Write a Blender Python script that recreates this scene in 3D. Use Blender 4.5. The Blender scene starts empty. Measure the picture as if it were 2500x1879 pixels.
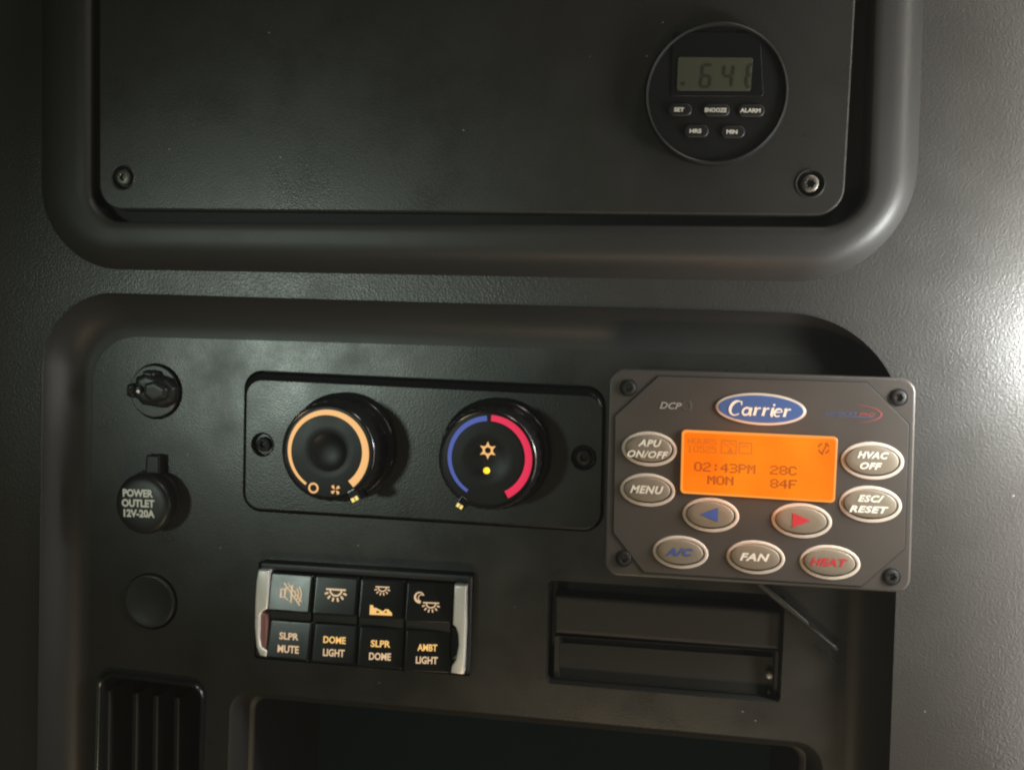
import bpy, bmesh, math, random
from mathutils import Vector, Matrix
from mathutils.geometry import tessellate_polygon
random.seed(7)
SC = bpy.context.scene
COL = SC.collection
R = math.radians
# ------------------------------------------------------------------ camera
# the panel is the plane h = 0; u right, v up, h out of the panel (metres).
# world = (u, -h, v + 1.3): a vertical wall looked at almost square on.
W, H = 2500.0, 1879.0
CX, CY = W / 2, H / 2
S2 = 2500 / 2212
VH = Vector(((-11500 - 1106) * S2, (350 - 831) * S2))
VV = Vector(((190 - 1106) * S2, (33000 - 831) * S2))
F = math.sqrt(-(VH.x * VV.x + VH.y * VV.y))
AX = -Vector((VH.x, VH.y, F)).normalized()
AD = Vector((VV.x, VV.y, F)).normalized()
AN = AX.cross(AD)
DIST = 0.36
BASE = 1.3
K = DIST / F                       # metres per photo pixel on the panel


def px(x, y, h=0.0):
    r = Vector((x - CX, y - CY, F))
    t = (DIST - h) / r.dot(AN)
    return ((r * t).dot(AX), -(r * t).dot(AD))


def wvec(u, v, h):
    return Vector((u, -h, v))


cam_data = bpy.data.cameras.new("camera")
cam = bpy.data.objects.new("camera", cam_data)
COL.objects.link(cam)
cr = wvec(AX.x, -AD.x, -AN.x)
cu = -wvec(AX.y, -AD.y, -AN.y)
cf = wvec(AX.z, -AD.z, -AN.z)
m = Matrix((cr, cu, -cf)).transposed().to_4x4()
m.translation = wvec(0, 0, DIST) + Vector((0, 0, BASE))
cam.matrix_world = m
cam_data.sensor_fit = 'HORIZONTAL'
cam_data.sensor_width = 36
cam_data.lens = 36 * F / W
cam_data.clip_start = 0.01
cam_data.clip_end = 50
SC.camera = cam
# ------------------------------------------------------------------ light
world = bpy.data.worlds.new("World")
SC.world = world
world.use_nodes = True
bg = world.node_tree.nodes["Background"]
bg.inputs[0].default_value = (0.58, 1.0, 0.68, 1)
bg.inputs[1].default_value = 0.030
SC.view_settings.view_transform = 'Standard'
SC.view_settings.look = 'None'
SC.view_settings.exposure = 0
SC.view_settings.gamma = 1
SC.cycles.filter_width = 2.2
SC.cycles.max_bounces = 6


def aim(o, u, v, h):
    d = wvec(u, v, h) + Vector((0, 0, BASE)) - o.location
    o.rotation_euler = d.to_track_quat('-Z', 'Y').to_euler()


def lamp(name, kind, pos, power, color, size=0.1, target=None, sizey=None):
    d = bpy.data.lights.new(name, kind)
    d.energy = power
    d.color = color
    if kind == 'AREA':
        d.size = size
        if sizey:
            d.shape = 'RECTANGLE'
            d.size_y = sizey
    else:
        d.shadow_soft_size = size
    o = bpy.data.objects.new(name, d)
    COL.objects.link(o)
    o.location = wvec(*pos) + Vector((0, 0, BASE))
    if target:
        aim(o, *target)
    return o


lu, lv = px(2860, 850)
lamp("reading_light", 'POINT', (lu, lv, 0.047), 2.15, (0.97, 1.0, 0.98), 0.026)
lu, lv = px(2850, 820)
lamp("strip_light", 'AREA', (lu, lv, 0.060), 0.37, (1.0, 0.93, 0.84), 0.025, (lu - 0.16, lv, 0.0), 0.42)
tu, tv = px(800, 835)
cl_ = lamp("cab_light", 'SPOT', (-0.56, -0.035, 0.95), 14.0, (0.83, 1.0, 0.87), 0.06, (tu, tv, 0))
cl_.data.spot_size = R(16.5)
cl_.data.spot_blend = 1.0
lamp("ceiling_light", 'AREA', (0.30, 0.75, 0.25), 1.7, (1.0, 0.90, 0.80), 0.14, (0.05, 0, 0), 0.2)
lamp("bunk_light", 'AREA', (0.0, -0.57, 0.47), 1.05, (1.0, 0.76, 0.48), 0.22, (0, 0, 0), 0.06)

# ------------------------------------------------------------------ materials


def mat(name, color, rough=0.5, metal=0.0, grain=0.0, scale=1500.0, emit=0.0, ecol=None,
        vary=0.0, dust=0.0, spec=0.5, coat=0.0):
    mt = bpy.data.materials.new(name)
    mt.use_nodes = True
    nt = mt.node_tree
    b = nt.nodes["Principled BSDF"]
    b.inputs["Base Color"].default_value = (*color, 1)
    b.inputs["Roughness"].default_value = rough
    b.inputs["Metallic"].default_value = metal
    b.inputs["Specular IOR Level"].default_value = spec
    b.inputs["Coat Weight"].default_value = coat
    b.inputs["Coat Roughness"].default_value = 0.15
    tc = nt.nodes.new("ShaderNodeTexCoord")
    L = nt.links.new
    if emit > 0:
        b.inputs["Emission Color"].default_value = (*(ecol or color), 1)
        b.inputs["Emission Strength"].default_value = emit
    if grain > 0:
        vo = nt.nodes.new("ShaderNodeTexVoronoi")
        vo.feature = 'SMOOTH_F1'
        vo.inputs["Scale"].default_value = scale
        vo.inputs["Smoothness"].default_value = 0.8
        no = nt.nodes.new("ShaderNodeTexNoise")
        no.inputs["Scale"].default_value = scale * 0.7
        no.inputs["Detail"].default_value = 3
        mx = nt.nodes.new("ShaderNodeMath")
        mx.operation = 'ADD'
        L(tc.outputs["Object"], vo.inputs["Vector"])
        L(tc.outputs["Object"], no.inputs["Vector"])
        L(vo.outputs["Distance"], mx.inputs[0])
        L(no.outputs["Fac"], mx.inputs[1])
        bu = nt.nodes.new("ShaderNodeBump")
        bu.inputs["Strength"].default_value = 1.0
        bu.inputs["Distance"].default_value = grain
        L(mx.outputs[0], bu.inputs["Height"])
        L(bu.outputs["Normal"], b.inputs["Normal"])
    if vary > 0:
        n2 = nt.nodes.new("ShaderNodeTexNoise")
        n2.inputs["Scale"].default_value = 45
        n2.inputs["Detail"].default_value = 6
        L(tc.outputs["Object"], n2.inputs["Vector"])
        mr = nt.nodes.new("ShaderNodeMapRange")
        mr.inputs["From Min"].default_value = 0.3
        mr.inputs["From Max"].default_value = 0.7
        mr.inputs["To Min"].default_value = max(0.05, rough - vary)
        mr.inputs["To Max"].default_value = rough + vary
        L(n2.outputs["Fac"], mr.inputs["Value"])
        L(mr.outputs[0], b.inputs["Roughness"])
    if dust > 0:
        v2 = nt.nodes.new("ShaderNodeTexVoronoi")
        v2.inputs["Scale"].default_value = 190
        L(tc.outputs["Object"], v2.inputs["Vector"])
        lt = nt.nodes.new("ShaderNodeMath")
        lt.operation = 'LESS_THAN'
        lt.inputs[1].default_value = 0.055
        L(v2.outputs["Distance"], lt.inputs[0])
        sp = nt.nodes.new("ShaderNodeSeparateColor")
        L(v2.outputs["Color"], sp.inputs[0])
        gt = nt.nodes.new("ShaderNodeMath")
        gt.operation = 'GREATER_THAN'
        gt.inputs[1].default_value = 0.965
        L(sp.outputs[0], gt.inputs[0])
        mu = nt.nodes.new("ShaderNodeMath")
        mu.operation = 'MULTIPLY'
        L(lt.outputs[0], mu.inputs[0])
        L(gt.outputs[0], mu.inputs[1])
        mc = nt.nodes.new("ShaderNodeMix")
        mc.data_type = 'RGBA'
        mc.inputs["A"].default_value = (*color, 1)
        mc.inputs["B"].default_value = (dust, dust, dust * 0.9, 1)
        L(mu.outputs[0], mc.inputs["Factor"])
        L(mc.outputs["Result"], b.inputs["Base Color"])
    return mt


M = dict(
    wall=mat("coarse_grain_plastic", (0.040, 0.038, 0.035), 0.37, grain=0.000085, scale=1350, vary=0.05, dust=0.3),
    panel=mat("fine_grain_plastic", (0.027, 0.026, 0.023), 0.33, grain=0.000030, scale=2300, vary=0.08, dust=0.3),
    frame=mat("satin_plastic", (0.028, 0.027, 0.025), 0.47, grain=0.000026, scale=2000, vary=0.03, spec=0.34),
    black=mat("matte_black_plastic", (0.012, 0.012, 0.012), 0.42, vary=0.08),
    dial=mat("dial_black", (0.010, 0.010, 0.010), 0.40, vary=0.06, spec=0.22),
    key=mat("satin_black_key", (0.010, 0.010, 0.010), 0.22, vary=0.04, spec=0.38),
    gloss=mat("gloss_black_plastic", (0.008, 0.008, 0.009), 0.20, vary=0.05),
    pit=mat("recess_shade_black", (0.006, 0.006, 0.007), 0.7),  # black stands for the shade inside gaps, groove and cubby
    plate=mat("faceplate_plastic", (0.024, 0.024, 0.022), 0.33, grain=0.000034, scale=1700, vary=0.06),
    box=mat("control_box_plastic", (0.060, 0.053, 0.047), 0.36, grain=0.00002, scale=1500, vary=0.05),
    membrane=mat("membrane_film", (0.062, 0.053, 0.046), 0.42, vary=0.06),
    line=mat("line_and_gap_shade", (0.012, 0.012, 0.012), 0.6),  # engraved lines, and the painted shadow around the button caps
    ring=mat("cream_print", (0.60, 0.51, 0.43), 0.5),
    cap=mat("taupe_key", (0.21, 0.175, 0.130), 0.42, vary=0.05),
    white=mat("white_print", (0.85, 0.80, 0.70), 0.5),
    clockprint=mat("clock_print", (0.72, 0.69, 0.60), 0.5),
    bluep=mat("blue_print", (0.05, 0.10, 0.34), 0.5),
    dimblue=mat("dim_blue_print", (0.075, 0.085, 0.17), 0.5),
    dimred=mat("dim_red_print", (0.26, 0.055, 0.055), 0.5),
    outletprint=mat("outlet_print", (0.92, 0.92, 0.88), 0.5),
    redp=mat("red_print", (0.50, 0.03, 0.04), 0.5),
    badge=mat("badge_blue", (0.060, 0.115, 0.30), 0.4),
    greyp=mat("grey_print", (0.35, 0.33, 0.30), 0.5),
    dimgrey=mat("dim_print", (0.10, 0.095, 0.088), 0.5),
    steel=mat("dark_steel", (0.16, 0.15, 0.13), 0.38, metal=0.8, vary=0.1),
    blackscrew=mat("black_screw", (0.009, 0.009, 0.009), 0.55, metal=0.0, spec=0.35),
    chrome=mat("satin_chrome", (0.88, 0.86, 0.82), 0.28, metal=0.25, vary=0.08),
    pink=mat("red_reflector", (0.32, 0.16, 0.15), 0.35, metal=0.3),
    lcd=mat("orange_backlight", (0.02, 0.008, 0.002), 0.6, spec=0.05, emit=1.0, ecol=(1.0, 0.245, 0.008)),
    lcdrim=mat("orange_backlight_edge", (0.05, 0.02, 0.005), 0.35, emit=1.0, ecol=(0.95, 0.32, 0.045)),
    lcdink=mat("lcd_ink", (0.05, 0.02, 0.005), 0.4, emit=1.0, ecol=(0.40, 0.058, 0.002)),
    lcdfaint=mat("lcd_faint_ink", (0.05, 0.02, 0.005), 0.4, emit=1.0, ecol=(0.66, 0.12, 0.003)),
    clocklcd=mat("clock_lcd", (0.062, 0.064, 0.043), 0.30),
    clockink=mat("clock_ink", (0.026, 0.030, 0.018), 0.4),
    orange=mat("orange_backlit_mark", (0.4, 0.25, 0.12), 0.5, emit=0.85, ecol=(0.86, 0.43, 0.15)),
    pale=mat("pale_backlit_mark", (0.4, 0.3, 0.2), 0.5, emit=0.62, ecol=(0.88, 0.60, 0.36)),
    amber=mat("amber_backlit_mark", (0.4, 0.25, 0.1), 0.5, emit=0.80, ecol=(0.95, 0.56, 0.17)),
    cool=mat("blue_backlit_mark", (0.05, 0.07, 0.2), 0.5, emit=0.44, ecol=(0.085, 0.13, 0.62)),
    hot=mat("red_backlit_mark", (0.3, 0.02, 0.05), 0.5, emit=0.66, ecol=(0.92, 0.012, 0.085)),
    led=mat("yellow_led", (0.5, 0.4, 0.05), 0.3, emit=1.3, ecol=(1.0, 0.56, 0.02)),
    pointer=mat("pointer_mark", (0.5, 0.45, 0.2), 0.5, emit=0.8, ecol=(0.95, 0.68, 0.18)),
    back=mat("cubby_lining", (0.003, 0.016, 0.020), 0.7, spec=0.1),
)
nt_ = M["lcd"].node_tree
n_ = nt_.nodes.new("ShaderNodeTexNoise")
n_.inputs["Scale"].default_value = 32
t_ = nt_.nodes.new("ShaderNodeTexCoord")
r_ = nt_.nodes.new("ShaderNodeValToRGB")
r_.color_ramp.elements[0].position = 0.35
r_.color_ramp.elements[0].color = (1.0, 0.175, 0.001, 1)
r_.color_ramp.elements[1].position = 0.65
r_.color_ramp.elements[1].color = (1.0, 0.275, 0.006, 1)
nt_.links.new(t_.outputs["Object"], n_.inputs["Vector"])
nt_.links.new(n_.outputs["Fac"], r_.inputs[0])
nt_.links.new(r_.outputs[0], nt_.nodes["Principled BSDF"].inputs["Emission Color"])
# ------------------------------------------------------------------ helpers


class Thing:
    """an Empty at the thing's place on the panel; children are given in panel coordinates"""

    def __init__(self, name, label, cat, x, y, h, group=None):
        self.o = bpy.data.objects.new(name, None)
        COL.objects.link(self.o)
        u, v = px(x, y, h)
        self.org = Vector((u, v, h))
        self.o.empty_display_size = 0.01
        self.o.location = wvec(u, v, h) + Vector((0, 0, BASE))
        self.o.rotation_euler = (R(90), 0, 0)
        self.o["label"] = label
        self.o["category"] = cat
        if group:
            self.o["group"] = group


def build(name, mesh, material, thing=None, parent=None, smooth=35, org=None):
    """mesh = (verts in panel coordinates, faces); parent: another part (its origin is the thing's)"""
    vs, fs = mesh
    org = org or (thing.org if thing else Vector((0, 0, 0)))
    me = bpy.data.meshes.new(name)
    me.from_pydata([Vector(v) - org for v in vs], [], fs)
    bm = bmesh.new()
    bm.from_mesh(me)
    bmesh.ops.recalc_face_normals(bm, faces=bm.faces[:]) if smooth else None
    bm.to_mesh(me)
    bm.free()
    if smooth:
        me.shade_smooth()
        me.set_sharp_from_angle(angle=R(smooth))
    ob = bpy.data.objects.new(name, me)
    me.materials.append(M[material])
    COL.objects.link(ob)
    if parent:
        ob.parent = parent
    elif thing:
        ob.parent = thing.o
    return ob


def copy_at(ob, du, dv, dh=0.0, parent=None):
    c = ob.copy()
    COL.objects.link(c)
    c.parent = parent or ob.parent
    c.location = ob.location + Vector((du, dv, dh))
    for ch in ob.children:
        k = ch.copy()
        COL.objects.link(k)
        k.parent = c
    return c


def uvs(pts, h):
    return [Vector(px(x, y, h)) for x, y in pts]


def inset(c, d):
    """move every side of a convex polygon (clockwise or not) inwards by d (or per-side list)"""
    n = len(c)
    cen = sum(c, Vector((0, 0))) / n
    ds = d if isinstance(d, (list, tuple)) else [d] * n
    lines = []
    for i in range(n):
        a, b = c[i], c[(i + 1) % n]
        t = (b - a).normalized()
        nn = Vector((-t.y, t.x))
        if nn.dot(cen - a) < 0:
            nn = -nn
        lines.append((a + nn * ds[i], t))
    out = []
    for i in range(n):
        (p, t), (q, s) = lines[i - 1], lines[i]
        den = t.x * s.y - t.y * s.x
        k = ((q.x - p.x) * s.y - (q.y - p.y) * s.x) / den
        out.append(p + t * k)
    return out


def rpoly(c, r, seg=8):
    n = len(c)
    rs = r if isinstance(r, (list, tuple)) else [r] * n
    out = []
    for i in range(n):
        p, a, b = c[i], c[i - 1], c[(i + 1) % n]
        da, db = (a - p).normalized(), (b - p).normalized()
        ang = math.acos(max(-1, min(1, da.dot(db)))) / 2
        rr = max(rs[i], 1e-6)
        t = rr / math.tan(ang)
        cc = p + (da + db).normalized() * (rr / math.sin(ang))
        s, e = p + da * t - cc, p + db * t - cc
        a0 = math.atan2(s.y, s.x)
        a1 = math.atan2(e.y, e.x)
        d = (a1 - a0 + math.pi) % (2 * math.pi) - math.pi
        for k in range(seg + 1):
            q = a0 + d * k / seg
            out.append(cc + Vector((math.cos(q), math.sin(q))) * rr)
    return out


def circ(c, r, n=64, ry=None, rot=0.0):
    ry = ry or r
    out = []
    for k in range(n):
        a = 2 * math.pi * k / n
        x, y = r * math.cos(a), ry * math.sin(a)
        out.append(Vector((c[0] + x * math.cos(rot) - y * math.sin(rot), c[1] + x * math.sin(rot) + y * math.cos(rot))))
    return out


def loft(rings, cap0=False, cap1=False):
    """rings: list of (2D outline, h), all of one length"""
    vs, fs = [], []
    n = len(rings[0][0])
    for pts, h in rings:
        hs = h if isinstance(h, (list, tuple)) else [h] * n
        vs += [(p[0], p[1], z) for p, z in zip(pts, hs)]
    for k in range(len(rings) - 1):
        for i in range(n):
            j = (i + 1) % n
            fs.append((k * n + i, k * n + j, (k + 1) * n + j, (k + 1) * n + i))
    if cap0:
        fs.append(tuple(range(n)))
    if cap1:
        fs.append(tuple((len(rings) - 1) * n + i for i in range(n)))
    return vs, fs


def join(*ms):
    vs, fs = [], []
    for v, f in ms:
        o = len(vs)
        vs += v
        fs += [tuple(i + o for i in q) for q in f]
    return vs, fs


def lerp(a, b, t):
    return [p + (q - p) * t for p, q in zip(a, b)]


def block(corners, r, h0, h1, bev=0.0005, seg=6, bs=3):
    """prism on a rounded convex polygon with a rounded upper edge"""
    rings = [(rpoly(corners, r, seg), h0), (rpoly(corners, r, seg), h1 - bev)]
    for k in range(1, bs + 1):
        a = math.pi / 2 * k / bs
        d = bev * (1 - math.cos(a))
        rings.append((rpoly(inset(corners, d), max(r - d, 1e-5), seg), h1 - bev + bev * math.sin(a)))
    d = bev * 1.6
    rings.append((rpoly(inset(corners, d), max(r - d, 1e-5), seg), h1))
    return loft(rings, False, True)


def sheet(outer, holes, h):
    loops = [[Vector((p[0], p[1], 0)) for p in outer]] + [[Vector((p[0], p[1], 0)) for p in q] for q in holes]
    tris = tessellate_polygon(loops)
    vs = [(p.x, p.y, h) for lp in loops for p in lp]
    return vs, [tuple(t) for t in tris]


def lathe(c, prof, n=64, flute=None, cap=True):
    """prof: (radius, height) from the outside in"""
    rings = []
    for i, (r, z) in enumerate(prof):
        pts = []
        for k in range(n):
            a = 2 * math.pi * k / n
            rr = r
            if flute and i in flute[0]:
                rr = r + flute[1] * (1 if (k // flute[2]) % 2 else -1)
            pts.append(Vector((c[0] + rr * math.cos(a), c[1] + rr * math.sin(a))))
        rings.append((pts, z))
    return loft(rings, False, cap)


def ribbon(pts, w, h, closed=False):
    """flat printed stroke; pts 2D, w a width or list"""
    n = len(pts)
    ws = w if isinstance(w, (list, tuple)) else [w] * n
    vs, fs = [], []
    for i in range(n):
        a = pts[i - 1] if (i > 0 or closed) else pts[i]
        b = pts[(i + 1) % n] if (i < n - 1 or closed) else pts[i]
        t = (b - a).normalized()
        nn = Vector((-t.y, t.x))
        k = 1.0
        if (0 < i < n - 1) or closed:
            t0 = (pts[i] - a).normalized()
            k = 1 / max(0.5, Vector((-t0.y, t0.x)).dot(nn))
        p, q = pts[i] + nn * ws[i] / 2 * k, pts[i] - nn * ws[i] / 2 * k
        vs += [(p.x, p.y, h), (q.x, q.y, h)]
    for i in range(n if closed else n - 1):
        j = (i + 1) % n
        fs.append((2 * i, 2 * i + 1, 2 * j + 1, 2 * j))
    return vs, fs


class Frame2D:
    """a drawing frame on the panel: origin at a photo pixel, x axis tilted by deg (photo tilt), unit = one photo pixel"""

    def __init__(self, x, y, h, tilt=3.0):
        self.h = h
        self.o = Vector(px(x, y, h))
        c, s = math.cos(R(tilt)), math.sin(R(tilt))
        e = Vector(px(x + c, y + s, h)) - self.o
        self.k = e.length
        self.ex = e / self.k
        self.ey = Vector((-self.ex.y, self.ex.x))

    def p(self, x, y):
        return self.o + self.ex * (x * self.k) + self.ey * (y * self.k)

    def stroke(self, pts, w, closed=False, dz=0.0):
        ws = [a * self.k for a in w] if isinstance(w, (list, tuple)) else w * self.k
        return ribbon([self.p(*q) for q in pts], ws, self.h + dz, closed)

    def fill(self, pts, dz=0.0):
        q = [self.p(*a) for a in pts]
        return [(a.x, a.y, self.h + dz) for a in q], [tuple(range(len(q)))]

    def arc(self, cx, cy, r, a0, a1, w, n=24, dz=0.0, ry=None):
        ry = ry or r
        pts = []
        for k in range(n + 1):
            a = R(a0 + (a1 - a0) * k / n)
            pts.append((cx + r * math.cos(a), cy + ry * math.sin(a)))
        if isinstance(w, tuple):
            w = [w[0] + (w[1] - w[0]) * k / n for k in range(n + 1)]
        return self.stroke(pts, w, False, dz)

    def text(self, body, x, y, w, hgt, shear=0.0, bold=0.0, space=1.0):
        cu_ = bpy.data.curves.new("t", 'FONT')
        cu_.body = body
        cu_.shear = shear
        cu_.offset = bold
        cu_.space_character = space
        cu_.resolution_u = 3
        o = bpy.data.objects.new("t", cu_)
        COL.objects.link(o)
        bpy.context.view_layer.update()
        dg = bpy.context.evaluated_depsgraph_get()
        me = bpy.data.meshes.new_from_object(o.evaluated_get(dg))
        xs = [v.co.x for v in me.vertices]
        ys = [v.co.y for v in me.vertices]
        x0, x1, y0, y1 = min(xs), max(xs), min(ys), max(ys)
        vs = []
        for v in me.vertices:
            q = self.p(x + ((v.co.x - x0) / (x1 - x0) - 0.5) * w, y + ((v.co.y - y0) / (y1 - y0) - 0.5) * hgt)
            vs.append((q.x, q.y, self.h))
        fs = [tuple(p.vertices) for p in me.polygons]
        bpy.data.objects.remove(o)
        bpy.data.curves.remove(cu_)
        bpy.data.meshes.remove(me)
        return vs, fs


def D(pts):
    return [(x * S2, y * S2) for x, y in pts]


def screw_mesh(c, r, h, recess=0.0):
    """pan head with a six lobed socket"""
    n = 36
    lob = lambda rr: [Vector((c[0] + rr * (1 + 0.16 * math.cos(6 * 2 * math.pi * k / n)) * math.cos(2 * math.pi * k / n),
                              c[1] + rr * (1 + 0.16 * math.cos(6 * 2 * math.pi * k / n)) * math.sin(2 * math.pi * k / n))) for k in range(n)]
    return loft([(circ(c, r, n), h), (circ(c, r, n), h + r * 0.30), (circ(c, r * 0.93, n), h + r * 0.48),
                 (circ(c, r * 0.78, n), h + r * 0.58), (lob(r * 0.50), h + r * 0.60), (lob(r * 0.44), h + r * 0.52),
                 (lob(r * 0.40), h + r * 0.08), (circ(c, r * 0.15, n), h + r * 0.10)], False, True)


FL = -0.014                      # floor of the lower recess
# ------------------------------------------------------------------ wall and lower recessed panel
rec_out = rpoly(uvs(D([(97, 630), (1957, 684), (1880, 2700), (70, 2700)]), 0), [180 * S2 * K, 235 * S2 * K, 60 * K, 60 * K], 16)
big = [Vector(p) for p in ((-0.75, 0.55), (0.75, 0.55), (0.75, -0.65), (-0.75, -0.65))]
wall = build("wall", sheet(big, [rec_out], 0.0), "wall", smooth=0)
wall.location = (0, 0, BASE)
wall.rotation_euler = (R(90), 0, 0)
wall["kind"] = "structure"

lp = Thing("recessed_panel", "dark grey recessed lower panel with wide rounded rim holding knobs, switches and outlets", "panel", 1050, 1350, FL)
rec_in = rpoly(uvs(D([(200, 722), (1852, 770), (1790, 2680), (176, 2680)]), FL), [120 * S2 * K, 140 * S2 * K, 50 * K, 50 * K], 16)
prof = [(-0.016, 0.0), (-0.006, 0.0007), (0.0, 0.0010), (0.008, 0.0008), (0.016, 0.0)]
prof += [(0.03, -0.001), (0.10, -0.0035), (0.22, -0.0068), (0.36, -0.0096), (0.52, -0.0118), (0.68, -0.0131), (0.84, -0.0138), (1.0, FL), (1.03, FL)]
rings = [(lerp(rec_out, rec_in, s), h) for s, h in prof]
rim = loft(rings)
# openings in the floor: corners at the floor, corner radius, depth of the pocket (None = lined by the thing that fills it)
CLIM = [(597, 902), (1480, 943), (1473, 1300), (592, 1246)]
BANK = [(632, 1368), (1156, 1401), (1150, 1650), (620, 1606)]
SLOT = [(1338, 1415), (1918, 1452), (1905, 1716), (1331, 1667)]
VENT = [(238, 1640), (496, 1672), (474, 2500), (216, 2500)]
CUB = [(562, 1682), (2012, 1815), (1950, 2950), (525, 2900)]
hole_c = rpoly(uvs(CLIM, FL), 52 * K, 8)
hole_b = rpoly(uvs(BANK, FL), 10 * K, 8)
hole_s = rpoly(uvs(SLOT, FL), 14 * K, 8)
hole_v = rpoly(uvs(VENT, FL), 44 * K, 8)
hole_u = rpoly(uvs(CUB, FL), 66 * K, 10)
hole_k = circ(px(382, 955, FL), 77 * K, 48)
hole_p = circ(px(369, 1467, FL), 80 * K, 48)
hole_o = circ(px(375, 1217, FL), 66 * K, 48)
floor = sheet(rings[-1][0], [hole_c, hole_b, hole_s, hole_v, hole_u, hole_k, hole_p, hole_o], FL)
pockets = []
for hl in (hole_c, hole_b, hole_k, hole_p, hole_o):
    pockets.append(loft([(hl, FL), (hl, FL - 0.006)], False, True))
build("panel_rim", rim, "frame", lp, smooth=60)
build("panel_floor", floor, "panel", lp, smooth=0)
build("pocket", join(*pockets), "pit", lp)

# ------------------------------------------------------------------ upper panel: raised frame, groove, flat inset panel, two screws
HF, HI = 0.0135, 0.0120
up = Thing("overhead_panel", "large dark upper panel in raised rounded frame, clock set at its right", "panel", 1150, 250, 0.0)
fo = rpoly(uvs(D([(98, -220), (2003, -220), (1974, 613), (96, 580)]), 0), [40 * K, 40 * K, 235 * S2 * K, 190 * S2 * K], 16)
fi = rpoly(uvs(D([(190, -200), (1893, -200), (1868, 490), (190, 478)]), HF), [20 * K, 20 * K, 82 * S2 * K, 76 * S2 * K], 16)
fprof = [(0, -0.0005), (0.02, 0.0016), (0.07, 0.0046), (0.15, 0.0076), (0.25, 0.0102), (0.36, 0.0120), (0.48, 0.0130), (0.62, 0.0135), (0.8, 0.0137), (0.94, 0.0137), (0.965, 0.0134), (1.0, 0.0126), (1.004, 0.0044)]
build("panel_frame", loft([(lerp(fo, fi, s), h) for s, h in fprof], False, False), "frame", up, smooth=50)
build("groove_floor", sheet(lerp(fo, fi, 1.003), [], 0.0045), "pit", up, smooth=0)  # shade of the groove put in as a black sheet
ic = uvs(D([(214, -170), (1858, -170), (1822, 466), (214, 452)]), HI)
sc_px = [(300, 433), (1978, 448)]
scs = [Vector(px(x, y, HI)) for x, y in sc_px]
cs = [circ(c, 33 * K, 36) for c in scs]
ri = [(rpoly(ic, [20 * K, 20 * K, 62 * K, 62 * K], 8), 0.0046), (rpoly(ic, [20 * K, 20 * K, 62 * K, 62 * K], 8), HI - 0.0006),
      (rpoly(inset(ic, 0.0002), [20 * K, 20 * K, 61 * K, 61 * K], 8), HI - 0.0002), (rpoly(inset(ic, 0.0007), [20 * K, 20 * K, 58 * K, 58 * K], 8), HI)]
build("inset_panel", join(loft(ri), sheet(ri[-1][0], cs, HI)), "panel", up, smooth=40)
wash = lathe(scs[0], [(33 * K, HI), (31.5 * K, HI + 0.0003), (29 * K, HI + 0.0002), (27 * K, HI - 0.0012), (22 * K, HI - 0.0018)], 36)
wo = build("screw_well", wash, "black", up)
copy_at(wo, *(scs[1] - scs[0]))
so = build("screw", screw_mesh(scs[0], 20 * K, HI - 0.0016), "steel", up)
copy_at(so, *(scs[1] - scs[0]))

# ------------------------------------------------------------------ round clock
HC = HI + 0.0035
ck = Thing("clock", "round black digital clock with grey display and five small keys", "clock", 1747, 228, HI)
cc = Vector(px(1747.4, 227.5, HC))
kc = K * (DIST - HC) / DIST
rc = 167 * kc
build("clock_case", lathe(cc, [(rc, HI - 0.0002), (rc, HC - 0.0010), (rc - 0.0003, HC - 0.0003), (rc - 0.0009, HC), (rc - 0.0014, HC - 0.0003),
                                (rc - 0.0017, HC - 0.0012), (rc - 0.004, HC - 0.0011), (rc * 0.5, HC - 0.0010)], 96), "dial", ck, smooth=40)
HW = HC - 0.0008
win = build("window_surround", block(uvs([(1642, 78), (1856, 80), (1864, 236), (1637, 235)], HW), 8 * K, HC - 0.0014, HW, 0.0002), "gloss", ck)
scr = build("display", block(uvs([(1655, 139), (1838, 141), (1832, 222), (1652, 221)], HW + 0.0003), 5 * K, HW - 0.0002, HW + 0.0002, 0.0001), "clocklcd", ck)
f = Frame2D(1745, 181, HW + 0.0003, 0.6)


def seg7(f, x, y, w, h, on, sl=0.07, t=6):
    pts = {'a': ((0, 1), (1, 1)), 'b': ((1, 1), (1, .5)), 'c': ((1, .5), (1, 0)), 'd': ((0, 0), (1, 0)), 'e': ((0, 0), (0, .5)), 'f': ((0, .5), (0, 1)), 'g': ((0, .5), (1, .5))}
    out = []
    for s in on:
        (a, b), (c, d) = pts[s]
        A = (x + a * w + sl * b * h, y + b * h)
        B = (x + c * w + sl * d * h, y + d * h)
        dx, dy = B[0] - A[0], B[1] - A[1]
        g = 0.10
        A2 = (A[0] + dx * g, A[1] + dy * g)
        B2 = (B[0] - dx * g, B[1] - dy * g)
        out.append(f.stroke([A2, B2], t))
    return out


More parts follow.
